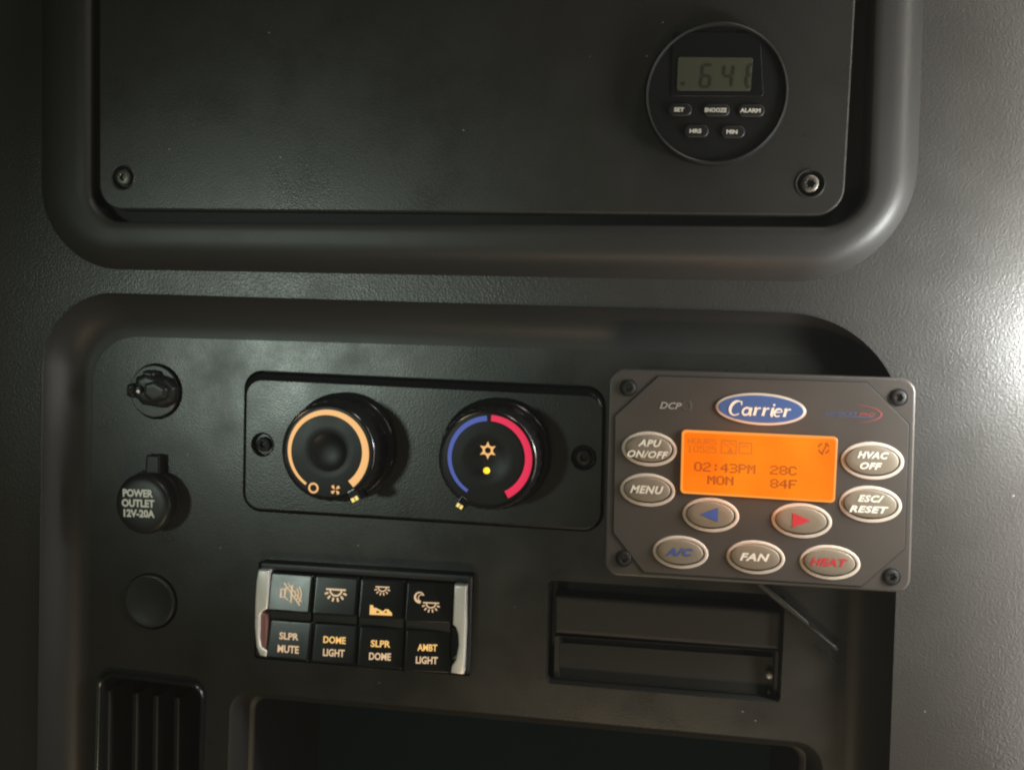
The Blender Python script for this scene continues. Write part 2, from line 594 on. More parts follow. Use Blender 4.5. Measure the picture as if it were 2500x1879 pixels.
digs = seg7(f, -33, -32, 22, 54, 'acdefg') + seg7(f, 20, -32, 22, 54, 'fgbc')
digs += [f.stroke([(78, -26), (78, -6)], 6), f.stroke([(80, 0), (81, 20)], 6), f.stroke([(79, -30), (88, -30)], 5), f.stroke([(80, -3), (89, -3)], 5), f.stroke([(83, 23), (91, 23)], 5)]
digs += [f.fill([(-80, -29), (-72, -29), (-71, -21), (-79, -21)])]
build("digits", join(*digs), "clockink", ck, parent=scr, smooth=0)
HB = HC - 0.0004
for i, (bx, by, w, txt, tw) in enumerate(((1660, 268, 29, "SET", 25), (1749, 269, 33, "SNOOZE", 54), (1834, 270, 33, "ALARM", 50), (1700, 320, 30, "HRS", 29), (1789, 322, 30, "MIN", 27))):
    kb = build("clock_key", block(uvs([(bx - w, by - 15), (bx + w, by - 15), (bx + w, by + 15), (bx - w, by + 15)], HB), 14 * kc, HC - 0.0014, HB, 0.0004), "black", ck)
    kb["label"] = "small key lettered " + txt
    f = Frame2D(bx - 2, by, HB + 0.0001, 0.8)
    build("lettering", f.text(txt, 0, 0, tw, 10.5, 0, 0.035), "clockprint", ck, parent=kb, smooth=0)

# ------------------------------------------------------------------ climate control: faceplate, two knobs, two screws
HP = FL + 0.0030
cl = Thing("climate_control", "black climate control plate with two round knobs in a rounded opening", "climate control", 1035, 1100, FL)
lo = inset(uvs(CLIM, FL), 6 * K)
hi_ = inset(uvs(CLIM, HP), [27 * K, 9 * K, 9 * K, 8 * K])
mid = inset(uvs(CLIM, HP), [21 * K, 8 * K, 8 * K, 7 * K])
r1 = [(rpoly(lo, 48 * K, 8), FL - 0.005), (rpoly(lo, 48 * K, 8), FL + 0.0004), (rpoly(inset(lo, [4 * K, 0.5 * K, .5 * K, .5 * K]), 46 * K, 8), FL + 0.0016),
      (rpoly(mid, 44 * K, 8), HP - 0.0003), (rpoly(hi_, 42 * K, 8), HP)]
build("plate_edge", loft(r1), "gloss", cl, smooth=50)
sl_, sr_ = Vector(px(641, 1085, HP)), Vector(px(1425, 1117, HP))
build("faceplate", sheet(r1[-1][0], [circ(sl_, 33 * K, 32), circ(sr_, 33 * K, 32)], HP), "plate", cl, smooth=0)
w1 = build("screw_well", lathe(sl_, [(33 * K, HP), (31 * K, HP + 0.0002), (28 * K, HP - 0.0004), (27 * K, HP - 0.0022), (20 * K, HP - 0.0022)], 32), "gloss", cl)
copy_at(w1, *(sr_ - sl_))
s1 = build("screw", screw_mesh(sl_, 20 * K, HP - 0.0021), "blackscrew", cl)
copy_at(s1, *(sr_ - sl_))
HK = FL + 0.0235


def knob(x, y, label):
    c = Vector(px(x, y, HK))
    kk = K * (DIST - HK) / DIST
    r = 126 * kk
    rb = r * 1.165
    body = lathe(c, [(rb, HP + 0.0002), (rb, HP + 0.0035), (rb - 0.0006, HP + 0.0044), (rb - 0.0016, HP + 0.0048), (r * 1.055, HP + 0.0052), (r * 1.04, HP + 0.010), (r * 1.02, HK - 0.0026),
                     (r * 1.0, HK - 0.0010), (r - 0.0004, HK - 0.0003), (r - 0.0008, HK), (r - 0.0012, HK - 0.0002), (r - 0.0015, HK - 0.0009)],
                 120, flute=((5, 6), 0.00022, 2), cap=False)
    k = build("knob", body, "gloss", cl, smooth=40)
    k["label"] = label
    return c, kk, r, k


c, kk, r, kb = knob(800, 1104, "fan knob with orange arc and dished centre")
ri_ = r - 0.0015
dish = lathe(c, [(ri_, HK - 0.0009), (ri_ * .9, HK - 0.0008), (ri_ * .6, HK - 0.0006), (ri_ * .44, HK - 0.0006), (ri_ * .41, HK - 0.0008), (ri_ * .36, HK - 0.0013), (ri_ * .24, HK - 0.0019), (ri_ * .1, HK - 0.0022)], 64)
build("dial_face", dish, "dial", cl, parent=kb, smooth=40)
f = Frame2D(799, 1104, HK - 0.00045, 2.0)
build("arc_mark", f.arc(0, 1, 93, 236, -52, (6, 19), 48), "orange", cl, parent=kb, smooth=0)
ring = [(-34 + 10.5 * math.cos(R(a)), -85 + 10.5 * math.sin(R(a))) for a in range(0, 360, 20)]
build("off_symbol", f.stroke(ring, 4.5, True), "orange", cl, parent=kb, smooth=0)
fan = [f.fill([(20 + 1.5 * math.cos(R(a)) + 0, -87 + 1.5 * math.sin(R(a))), (20 + 9 * math.cos(R(a + 20)), -87 + 9 * math.sin(R(a + 20))), (20 + 13 * math.cos(R(a + 5)), -87 + 13 * math.sin(R(a + 5))), (20 + 12 * math.cos(R(a - 25)), -87 + 12 * math.sin(R(a - 25)))]) for a in (45, 135, 225, 315)]
build("fan_symbol", join(*fan), "orange", cl, parent=kb, smooth=0)
f = Frame2D(866, 1218, HK + 0.00015, -28)
build("pointer_tab", block([f.p(-13, -8), f.p(13, -8), f.p(12, 24), f.p(-12, 24)], 3 * K, HK - 0.010, HK, 0.0004), "gloss", cl, parent=kb)
build("pointer_mark", join(f.fill([(-9, -5), (-1, -5), (-1, 5), (-9, 5)]), f.fill([(1, -5), (9, -5), (9, 5), (1, 5)])), "pointer", cl, parent=kb, smooth=0)

c, kk, r, kb = knob(1190, 1122, "temperature knob with blue and red arcs and lit yellow dot")
face = lathe(c, [(ri_, HK - 0.0009), (ri_ * .9, HK - 0.0008), (ri_ * .6, HK - 0.0006), (ri_ * .40, HK - 0.0006), (ri_ * .37, HK - 0.0008), (ri_ * .1, HK - 0.0009)], 64)
build("dial_face", face, "dial", cl, parent=kb, smooth=40)
f = Frame2D(1190, 1118, HK - 0.00045, 2.0)
build("cold_arc", f.arc(3, 0, 96, 93, 238, (13, 8), 40), "cool", cl, parent=kb, smooth=0)
build("hot_arc", f.arc(3, 0, 97, 87, -63, (15, 19), 40), "hot", cl, parent=kb, smooth=0)
f = Frame2D(1191, 1099, HK - 0.0003, 2.0)
flake = [f.stroke([(10 * math.cos(R(a)), 10 * math.sin(R(a))) for a in range(0, 360, 20)], 5, True)]
for a in range(0, 360, 60):
    a += 30
    flake.append(f.fill([(11 * math.cos(R(a - 26)), 11 * math.sin(R(a - 26))), (22 * math.cos(R(a)), 22 * math.sin(R(a))), (11 * math.cos(R(a + 26)), 11 * math.sin(R(a + 26)))], 0.00004))
build("snowflake_symbol", join(*flake), "orange", cl, parent=kb, smooth=0)
lc = Vector(px(1187, 1149, HK))
build("indicator_light", lathe(lc, [(8.5 * kk, HK - 0.0008), (8 * kk, HK - 0.0004), (5 * kk, HK), (1 * kk, HK + 0.0002)], 24), "led", cl, parent=kb)
f = Frame2D(1122, 1235, HK + 0.00015, 33)
build("pointer_tab", block([f.p(-12, -8), f.p(12, -8), f.p(11, 24), f.p(-11, 24)], 3 * K, HK - 0.010, HK, 0.0004), "gloss", cl, parent=kb)
build("pointer_mark", join(f.fill([(-8, -5), (-1, -5), (-1, 5), (-8, 5)]), f.fill([(1, -5), (8, -5), (8, 5), (1, 5)])), "pointer", cl, parent=kb, smooth=0)

# ------------------------------------------------------------------ switch bank
sb = Thing("switch_bank", "black bank of four rocker switches with silver end trims", "switches", 890, 1500, FL)
HS = FL + 0.0045
bc = uvs(BANK, HS)
build("bank_frame", loft([(rpoly(inset(bc, 2 * K), 8 * K), FL - 0.005), (rpoly(inset(bc, 2 * K), 8 * K), HS - 0.0012), (rpoly(inset(bc, 4 * K), 8 * K), HS - 0.0003), (rpoly(inset(bc, 7 * K), 7 * K), HS),
                          (rpoly(inset(bc, [22 * K, 14 * K, 3 * K + 0.0005, 12 * K]), 3 * K), HS - 0.0004), (rpoly(inset(bc, [23 * K, 15 * K, 4 * K + 0.0005, 13 * K]), 3 * K), FL - 0.003)], False, True), "black", sb, smooth=40)
TL, TR, B1L, B1R = Vector((657, 1397)), Vector((1102, 1427)), Vector((653.5, 1489)), Vector((1099.5, 1521))
T2L, T2R, B2L, B2R = Vector((656, 1512)), Vector((1098, 1544)), Vector((650, 1603)), Vector((1098, 1643))
spl = [(0, .236), (.249, .487), (.500, .742), (.755, 1.0)]
HQ = HS + 0.0016
fr = lambda a, b, t: tuple(a + (b - a) * t)


def dome(f, x, y, s, w):
    out = [f.stroke([(x - 24 * s, y + 12 * s), (x + 24 * s, y + 12 * s)], w)]
    out.append(f.arc(x, y + 11 * s, 14 * s, 185, 355, w, 16, 0.00003, 13 * s))
    for a in (200, 228, 256, 284, 312, 340):
        ca, sa = math.cos(R(a)), math.sin(R(a))
        out.append(f.stroke([(x + 19 * s * ca, y + 10 * s + 17 * s * sa), (x + 28 * s * ca, y + 10 * s + 26 * s * sa)], w * 1.1))
    return out


def tilt(mesh, vc, slope=0.16):
    """lean a key back and, along the bank, a little to the right: the bank is gently convex"""
    vs, fs = mesh
    return [(v[0], v[1], v[2] - slope * (v[1] - vc) - YAW[i] * (v[0] - UC[i])) for v in vs], fs


YAW = (-0.01, 0.03, 0.075, 0.10)
UC = [px(*((fr(TL, TR, (a + b) / 2))), HQ)[0] for a, b in spl]
for i, (a, b) in enumerate(spl):
    q1 = [fr(TL, TR, a), fr(TL, TR, b), fr(B1L, B1R, b), fr(B1L, B1R, a)]
    q2 = [fr(T2L, T2R, a), fr(T2L, T2R, b), fr(B2L, B2R, b), fr(B2L, B2R, a)]
    col = uvs([q1[0], q1[1], q2[2], q2[3]], HS - 0.001)
    sw = build("rocker_switch", block(col, 3 * K, FL - 0.002, HS - 0.0006, 0.0003), "black", sb)
    sw["label"] = ("rocker lettered SLPR MUTE with crossed out speaker", "rocker lettered DOME LIGHT with rayed lamp", "rocker lettered SLPR DOME with lamp over bed", "rocker lettered AMBT LIGHT with moon and lamp")[i]
    m1 = (Vector(q1[0]) + Vector(q1[2])) / 2
    m2 = (Vector(q2[0]) + Vector(q2[2])) / 2
    v1, v2 = px(*m1, HQ)[1], px(*m2, HQ)[1]
    build("upper_pad", tilt(block(uvs(q1, HQ), 5 * K, HS - 0.0025, HQ, 0.0007), v1), "key", sb, parent=sw)
    build("lower_pad", tilt(block(uvs(q2, HQ), 5 * K, HS - 0.0025, HQ, 0.0007), v2), "key", sb, parent=sw)
    f = Frame2D(m1.x, m1.y, HQ + 0.0001, 4.0)
    if i == 0:
        ic_ = [f.stroke([(-22, 8), (-12, 8), (-12, -10), (-22, -10)], 3, True), f.stroke([(-12, 8), (4, 18), (4, -22), (-12, -10)], 3.2, True, 0.00002)]
        ic_ += [f.arc(2, -2, rr, -42, 42, 3, 10, 0.00003) for rr in (12, 19, 26)]
        ic_ += [f.stroke([(-16, 22), (26, -26)], 3, False, 0.00005), f.stroke([(-6, 22), (30, -18)], 2.4, False, 0.00006)]
        build("mute_symbol", tilt(join(*ic_), v1), "pale", sb, parent=sw, smooth=0)
    elif i == 1:
        build("dome_light_symbol", tilt(join(*dome(f, 0, 3, 1.0, 4.2)), v1), "pale", sb, parent=sw, smooth=0)
    elif i == 2:
        build("dome_light_symbol", tilt(join(*dome(f, 0, 20, 0.70, 2.8)), v1), "pale", sb, parent=sw, smooth=0)
        f2 = Frame2D(m1.x, m1.y, HQ + 0.00012, 4.0)
        bed = [f2.fill([(-27, -36), (27, -36), (26, -30), (17, -22), (10, -22), (4, -27), (-12, -20), (-18, -20), (-20, -14), (-27, -14)])]
        build("bed_symbol", tilt(join(*bed), v1), "amber", sb, parent=sw, smooth=0)
        build("bed_detail", tilt(join(f2.fill([(8, -30), (15, -30), (13, -26), (10, -26)], 0.00006), f2.fill([(-12, -31), (-4, -31), (-5, -27), (-10, -26)], 0.00006)), v1), "black", sb, parent=sw, smooth=0)
    else:
        moon = [f.arc(-22, 12, 11, 20, 285, (1.5, 7), 20), f.arc(-17, 10, 8, 60, 260, 2.2, 14, 0.00003)]
        build("moon_symbol", tilt(join(*moon), v1), "pale", sb, parent=sw, smooth=0)
        build("dome_light_symbol", tilt(join(*dome(f, 6, -10, 0.80, 3.0)), v1), "pale", sb, parent=sw, smooth=0)
    f = Frame2D(m2.x, m2.y, HQ + 0.0001, 4.0)
    w1_, w2_ = (("SLPR", "MUTE"), ("DOME", "LIGHT"), ("SLPR", "DOME"), ("AMBT", "LIGHT"))[i]
    build("lettering", tilt(f.text(w1_, -1, 9, 47 if i != 1 else 54, 16, 0, 0.03), v2), "pale" if i == 0 else "amber", sb, parent=sw, smooth=0)
    build("lettering", tilt(f.text(w2_, -1, -20, 52, 17, 0, 0.03), v2), "pale", sb, parent=sw, smooth=0)
HT = HS + 0.0030


def bracket(pts, h0, h1, bev):
    c_ = uvs(pts, h1)
    n = len(c_)
    ar = sum(c_[k].x * c_[(k + 1) % n].y - c_[(k + 1) % n].x * c_[k].y for k in range(n))
    sg = 1 if ar > 0 else -1

    def off(d):
        out = []
        for k in range(n):
            a, p, b = c_[k - 1], c_[k], c_[(k + 1) % n]
            t1, t2 = (p - a).normalized(), (b - p).normalized()
            n1, n2 = Vector((-t1.y, t1.x)) * sg, Vector((-t2.y, t2.x)) * sg
            q = (n1 + n2) / max(0.35, 1 + n1.dot(n2))
            out.append(p + q * d)
        return out
    rr = [(c_, h0)]
    for k in range(5):
        a = math.pi / 2 * k / 4
        rr.append((off(bev * (1 - math.cos(a))), h1 - bev + bev * math.sin(a)))
    return loft(rr, False, True)


t1 = build("end_trim", bracket([(630, 1391), (655, 1393), (652.5, 1486), (642, 1490), (634, 1502), (632, 1556), (636, 1580), (651, 1589), (650, 1603), (634, 1600), (625, 1578), (621, 1530), (622, 1470), (625, 1420)], FL - 0.001, HT, 0.0007), "chrome", sb, smooth=60)
build("trim_scoop", block(uvs([(634.5, 1493), (652, 1497), (650, 1591), (632, 1586)], HT - 0.0012), 6 * K, FL - 0.001, HT - 0.0012, 0.0006), "pink", sb, parent=t1)
t2 = build("end_trim", bracket([(1109, 1428), (1138, 1430), (1137, 1530), (1134, 1590), (1131, 1646), (1100, 1643), (1102, 1626), (1112, 1610), (1119, 1575), (1118, 1548), (1113, 1532), (1105, 1524)], FL - 0.001, HT, 0.0007), "chrome", sb, smooth=60)
build("trim_scoop", block(uvs([(1102, 1530), (1119, 1534), (1120, 1600), (1101, 1616)], HT - 0.0014), 5 * K, FL - 0.001, HT - 0.0014, 0.0006), "gloss", sb, parent=t2)

# ------------------------------------------------------------------ control box with orange display
HX = 0.0085
cb = Thing("control_box", "grey control box with orange lit display and nine oval buttons", "control box", 1855, 1170, FL)
bxc = uvs([(1487, 900), (2238, 924), (2223, 1448), (1474, 1404)], HX)
hv_, hf_ = block(bxc, 34 * K, 0.0012, HX, 0.0009, 8, 4)
n_r = len(rpoly(bxc, 34 * K, 8))
build("housing", (hv_, hf_ + [tuple(range(n_r))]), "box", cb, smooth=40)
build("mount", block(inset(bxc, [90 * K, 120 * K, 90 * K, 60 * K]), 20 * K, FL, 0.0012, 0.0002), "black", cb)
HM = HX + 0.0004
octo = [(1607, 919), (2117, 935), (2219, 1036), (2208, 1338), (2103, 1430), (1572, 1396), (1498, 1299), (1502, 1015)]
oc = uvs(octo, HM)
build("membrane", loft([(rpoly(oc, 6 * K, 3), HX - 0.0002), (rpoly(oc, 6 * K, 3), HM - 0.0001), (rpoly(inset(oc, 0.0001), 6 * K, 3), HM)], False, True), "membrane", cb)
build("membrane_edge", ribbon([p for p in inset(oc, -1.2 * K)], 4.0 * K, HX + 0.00012, True), "line", cb, smooth=0)
bs = None
for x, y in ((1534, 946), (2193, 970), (1523, 1362), (2176, 1407)):
    c = Vector(px(x, y, HX))
    if bs is None:
        b0, bs = c, build("screw", screw_mesh(c, 18 * K, HX - 0.0008), "blackscrew", cb)
        bw = build("screw_well", lathe(c, [(20.5 * K, HX + 0.0001), (20 * K, HX + 0.0003), (18.5 * K, HX + 0.0002), (18.2 * K, HX - 0.0002)], 32, cap=False), "black", cb)
    else:
        copy_at(bs, *(c - b0))
        copy_at(bw, *(c - b0))
# display
LC = uvs([(1665, 1049), (2047, 1066.5), (2039, 1228), (1661, 1204)], HM + 0.0012)
disp = build("display", block(LC, 10 * K, HM - 0.0001, HM + 0.0010, 0.0005, 6, 3), "lcdrim", cb)
gu, gv = px(1852, 1137, HM)
gl = lamp("added_display_glow", 'POINT', (gu, gv, HM + 0.016), 0.022, (1.0, 0.30, 0.05), 0.012)  # added unseen lamp before the screen, for the glow on its surround
HL = HM + 0.0012
build("screen", block(inset(LC, 5.5 * K), 8 * K, HM + 0.0006, HL, 0.00005, 6, 1), "lcd", cb, parent=disp)
G5 = {'0': "01110 10001 10001 10001 10001 10001 01110", '2': "01110 10001 00001 00110 01000 10000 11111", '4': "00010 00110 01010 10010 11111 00010 00010",
      '3': "11110 00001 00001 01110 00001 00001 11110", ':': "00000 00100 00100 00000 00100 00100 00000", 'P': "11110 10001 10001 11110 10000 10000 10000",
      'M': "10001 11011 10101 10101 10001 10001 10001", 'O': "01110 10001 10001 10001 10001 10001 01110", 'N': "10001 11001 10101 10011 10001 10001 10001",
      '8': "01110 10001 10001 01110 10001 10001 01110", 'C': "01110 10001 10000 10000 10000 10001 01110", 'F': "11111 10000 10000 11110 10000 10000 10000",
      'H': "10001 10001 10001 11111 10001 10001 10001", 'U': "10001 10001 10001 10001 10001 10001 01110", 'R': "11110 10001 10001 11110 10100 10010 10001",
      'S': "01111 10000 10000 01110 00001 00001 11110", '1': "00100 01100 00100 00100 00100 00100 01110", '5': "11111 10000 11110 00001 00001 10001 01110"}


def dots(f, s, x, y, cw, ch, bx=1.45):
    """dot matrix text; x, y = left and top"""
    out = []
    pw, ph = cw / 6.0, ch / 7.0
    for i, chr_ in enumerate(s):
        if chr_ == ' ':
            continue
        for rr, row in enumerate(G5[chr_].split()):
            for cc_, bit in enumerate(row):
                if bit == '1':
                    X, Y = x + i * cw + cc_ * pw, y - rr * ph
                    out.append(f.fill([(X, Y), (X + pw * bx, Y), (X + pw * bx, Y - ph * 0.97), (X, Y - ph * 0.97)]))
    return join(*out)


f = Frame2D(1853, 1137, HL + 0.0001, 2.9)
build("time_text", dots(f, "02:43PM", -160, 2, 22.0, 23), "lcdink", cb, parent=disp, smooth=0)
build("day_text", dots(f, "MON", -126, -31, 22.5, 22), "lcdink", cb, parent=disp, smooth=0)
build("temperature_text", join(dots(f, "28C", 27, 3, 22.5, 22.5), dots(f, "84F", 29, -31, 22.5, 22.5)), "lcdink", cb, parent=disp, smooth=0)
build("hours_text", join(dots(f, "HOURS", -179, 63, 15.0, 15), dots(f, "10525", -179, 44, 15.0, 18)), "lcdfaint", cb, parent=disp, smooth=0)
icn = [f.stroke([(-94, 60), (-58, 60), (-58, 28), (-94, 28)], 3.5, True), f.fill([(-80, 30), (-64, 30), (-72, 46)]), f.stroke([(-90, 55), (-76, 44)], 3), f.stroke([(-76, 55), (-62, 50)], 3),
       f.stroke([(-50, 56), (-20, 56), (-20, 30), (-50, 30)], 4, True), f.stroke([(-44, 46), (-34, 50), (-28, 44)], 3)]
build("status_icons", join(*icn), "lcdfaint", cb, parent=disp, smooth=0)
ff = Frame2D(2011, 1094, HL + 0.0001, 2.9)
fan = [ff.arc(0, 0, 13, a, a + 60, 4, 6) for a in (20, 110, 200, 290)] + [ff.stroke([(-2, -10), (8, 14)], 3.5, False, 0.00003), ff.fill([(-7, -16), (1, -16), (-3, -8)])]
build("fan_symbol", join(*fan), "lcdink", cb, parent=disp, smooth=0)
# oval badge
HG = HM + 0.0005
bc_ = Vector(px(1856.8, 998.5, HG))
ka = K * (DIST - HG) / DIST
rot = -R(1.2)
bd = build("badge", loft([(circ(bc_, 105 * ka, 64, 38 * ka, rot), HM - 0.0001), (circ(bc_, 105 * ka, 64, 38 * ka, rot), HG - 0.0001), (circ(bc_, 104 * ka, 64, 37 * ka, rot), HG),
                           (circ(bc_, 98.5 * ka, 64, 32.5 * ka, rot), HG)]), "ring", cb)
build("badge_field", loft([(circ(bc_, 98.8 * ka, 64, 32.8 * ka, rot), HG - 0.0002), (circ(bc_, 98.2 * ka, 64, 32.2 * ka, rot), HG + 0.0001)], False, True), "badge", cb, parent=bd)
f = Frame2D(1856.8, 998.5, HG + 0.0002, 2.6)
# italic serif script drawn stroke by stroke: x shear 0.22
sh = lambda pts, ox: [(ox + x + 0.24 * y, y) for x, y in pts]


def arcp(cx_, cy_, rx, ry, a0, a1, n=10):
    return [(cx_ + rx * math.cos(R(a0 + (a1 - a0) * k / n)), cy_ + ry * math.sin(R(a0 + (a1 - a0) * k / n))) for k in range(n + 1)]


ls = []
def add(pts, ox, w, dz=0):
    ls.append(f.stroke(sh(pts, ox), w, False, dz))
# C
add(arcp(0, 0, 15, 18, 48, 312, 16), -59, [2.5, 3] + [3.5, 5, 6, 7, 7.5, 7.5, 7.5, 7, 6, 5, 4, 3.5, 3, 3] + [2.5])
add([(9, 18), (11, 8)], -60, [3, 2.5], 0.00003)
# a
add(arcp(0, -7, 8.5, 9.2, 20, 380, 18), -33, 4.8)
add([(9, 3), (9, -13), (11, -16), (14, -14)], -32, [6, 6.5, 4.5, 2], 0.00003)
# r r
for ox in (-12, 9):
    add([(-4, 2), (0, 3), (1, -1), (1, -15)], ox, [2, 5, 6.5, 6.5], 0)
    add([(1, -5), (5, 1), (9, 3), (12, 1)], ox, [2, 3, 4, 5], 0.00003)
    add([(-3, -15.2), (5, -15.2)], ox, 2.5, 0.00005)
# i
add([(-3, 2), (0, 3), (1, -1), (1, -13), (3, -16), (6, -14)], 29, [2, 5, 6.5, 6.5, 4.5, 2])
ls.append(f.fill([(30 + 0.24 * 12 + 3 * math.cos(R(a)), 12 + 3 * math.sin(R(a))) for a in range(0, 360, 45)]))
# e
add([(-8, -7), (8, -5)] , 45, [2.5, 2.5], 0)
add(arcp(0, -7, 9, 9.5, 10, 310, 16), 45, [3] * 3 + [4, 4.5, 5, 5, 5, 5, 5, 4.5, 4, 3.5, 3.5, 3, 3, 2.5], 0.00003)
# r
add([(-4, 2), (0, 3), (1, -1), (1, -15)], 61, [2, 5, 6.5, 6.5])
add([(1, -5), (5, 1), (9, 3), (12, 1)], 61, [2, 3, 4, 5], 0.00003)
add([(-3, -15.2), (5, -15.2)], 61, 2.5, 0.00005)
build("lettering", join(*ls), "white", cb, parent=bd, smooth=0)
# printed names on the membrane
f = Frame2D(1637, 990, HM + 0.0001, 2.6)
build("name_print", f.text("DCP", 0, 0, 54, 17, 0.3, 0.02), "greyp", cb, smooth=0)
build("emblem_print", join(f.arc(39, 3, 10, 0, 359, 2.2, 24), f.arc(34, 2, 18, -50, 50, 3, 12, 0.00002)), "dimgrey", cb, smooth=0)
f = Frame2D(2078, 1010, HM + 0.0001, 2.6)
build("slogan_print", f.text("COMFORT", -24, 0, 80, 9, 0.3, 0.02), "dimblue", cb, smooth=0)
build("slogan_print", f.text("PRO", 38, 0, 38, 9, 0.3, 0.02), "dimred", cb, smooth=0)
sw_ = f.arc(-10, 2, 82, 62, -58, 3.4, 24, 0.0, 22)
build("swoosh_print", f.stroke([(10, 25), (36, 22), (58, 16), (70, 9), (74, 2), (70, -6), (58, -13), (40, -19), (20, -21)], [0.6, 1.5, 2.4, 3.5, 4.5, 3.5, 2.4, 1.5, 0.6]), "dimred", cb, smooth=0)
build("swoosh_underline", f.stroke([(-70, -7), (-20, -7), (30, -7), (56, -7)], [0.5, 1.5, 2, 1.5]), "dimblue", cb, smooth=0)
# oval buttons
BT = [(1585, 1096, 67, 43, ("APU", "ON/OFF"), "white", (58, 100)), (1581, 1196, 67, 41, ("MENU",), "white", (82,)), (2130, 1125, 71, 45, ("HVAC", "OFF"), "white", (76, 54)),
      (2125, 1231, 71, 44, ("ESC/", "RESET"), "white", (64, 96)), (1735, 1257, 67.5, 42.5, None, "bluep", -1), (1957, 1271, 70, 42.5, None, "redp", 1),
      (1661, 1348, 67, 41, ("A/C",), "bluep", (66,)), (1844.5, 1360.5, 69, 41.5, ("FAN",), "white", (74,)), (2026, 1373, 70, 42, ("HEAT",), "redp", (92,))]
for x, y, a, b, txt, ink, tw in BT:
    hb = HM + 0.0004
    c = Vector(px(x, y, hb))
    a, b = a * ka, b * ka
    e = lambda d, cc=c: circ(cc, a - d, 48, b - d, rot)
    well = build("button", loft([(e(0), HM - 0.0001), (e(0.0002), hb - 0.0001), (e(0.0004), hb), (e(0.0012), hb), (e(0.0014), hb - 0.0001), (e(0.0014), HM - 0.0003)]), "ring", cb)
    build("button_gap_shadow", loft([(e(0.0013), HM + 0.00005), (e(0.003), HM + 0.00005)], False, True), "line", cb, parent=well, smooth=0)  # black disc paints the shadow in the gap around the cap
    well["label"] = "oval button lettered " + " ".join(txt) if txt else "oval button with %s arrow" % ("blue left" if tw < 0 else "red right")
    c2 = c + Vector((-0.00030, 0.00024))  # cap set off centre so the painted shadow shows at lower right
    d0 = 0.0017
    cap_h = hb + 0.0007
    build("button_cap", loft([(e(d0, c2), HM), (e(d0, c2), cap_h - 0.0004), (e(d0 + 0.00015, c2), cap_h - 0.00015), (e(d0 + 0.0005, c2), cap_h), (e(d0 + 0.003, c2), cap_h + 0.0001)], False, True), "cap", cb, parent=well, smooth=50)
    f = Frame2D(x - 2, y - 1, cap_h + 0.0002, 2.6)
    if txt is None:
        tri = [(-22 * 1.0, 0), (22, 19), (18, 4), (22, -19)] if tw < 0 else [(24, 0), (-20, 19), (-20, -19)]
        if tw < 0:
            tri = [(-23, 0), (20, 19), (20, -17)]
        build("arrow_mark", f.fill(tri), ink, cb, parent=well, smooth=0)
    elif len(txt) == 1:
        build("lettering", f.text(txt[0], 0, 0, tw[0], 20, 0.3, 0.04, 1.1), ink, cb, parent=well, smooth=0)
    else:
        build("lettering", join(f.text(txt[0], 3, 14, tw[0], 18, 0.3, 0.038, 1.1), f.text(txt[1], -1, -14, tw[1], 18, 0.3, 0.038, 1.1)), ink, cb, parent=well, smooth=0)

# ------------------------------------------------------------------ round fittings on the left
so_ = Thing("round_socket", "round flush socket disc with small black plug block, top of left column", "socket", 382, 955, FL)
c0 = Vector(px(380, 955, FL))
cs_ = c0 + Vector((-4 * K, 0))
build("disc", lathe(cs_, [(72 * K, FL - 0.004), (72 * K, FL - 0.0004), (71 * K, FL + 0.0001), (69 * K, FL + 0.0003), (68 * K, FL + 0.0003), (20 * K, FL + 0.0003)], 64), "plate", so_, smooth=18)
hpg = FL + 0.008
pg = uvs([(318, 914), (416, 934), (408, 996), (312, 984)], hpg)
lump = lambda pts, z0, z1, bv: tilt0(block(uvs(pts, z1), 9 * K, z0, z1, bv, 4, 4))
def tilt0(m_):
    c_ = m_[0][0]
    return [(v[0], v[1], v[2] + 0.10 * (v[1] - c_[1]) - 0.06 * (v[0] - c_[0])) for v in m_[0]], m_[1]
pl = build("plug_block", join(lump([(326, 920), (352, 909), (398, 925), (419, 948), (412, 985), (384, 998), (338, 990), (318, 966)], FL - 0.002, hpg - 0.001, 0.0030),
                              lump([(346, 902), (374, 908), (372, 932), (344, 926)], FL - 0.002, hpg - 0.002, 0.0016),
                              lump([(306, 938), (328, 934), (326, 974), (304, 968)], FL - 0.002, hpg - 0.003, 0.0018)), "black", so_, smooth=50)
build("plug_cover", join(lump([(350, 936), (374, 930), (404, 948), (400, 974), (368, 984), (346, 966)], hpg - 0.004, hpg + 0.0006, 0.0016),
                         lump([(328, 942), (344, 940), (344, 960), (328, 962)], hpg - 0.004, hpg + 0.0003, 0.0010)), "black", so_, parent=pl, smooth=50)
build("contact_pin", lathe(Vector(px(337, 955, hpg)), [(5 * K, hpg - 0.001), (5 * K, hpg + 0.0002), (3 * K, hpg + 0.0007), (1 * K, hpg + 0.0008)], 16), "chrome", so_, parent=pl)

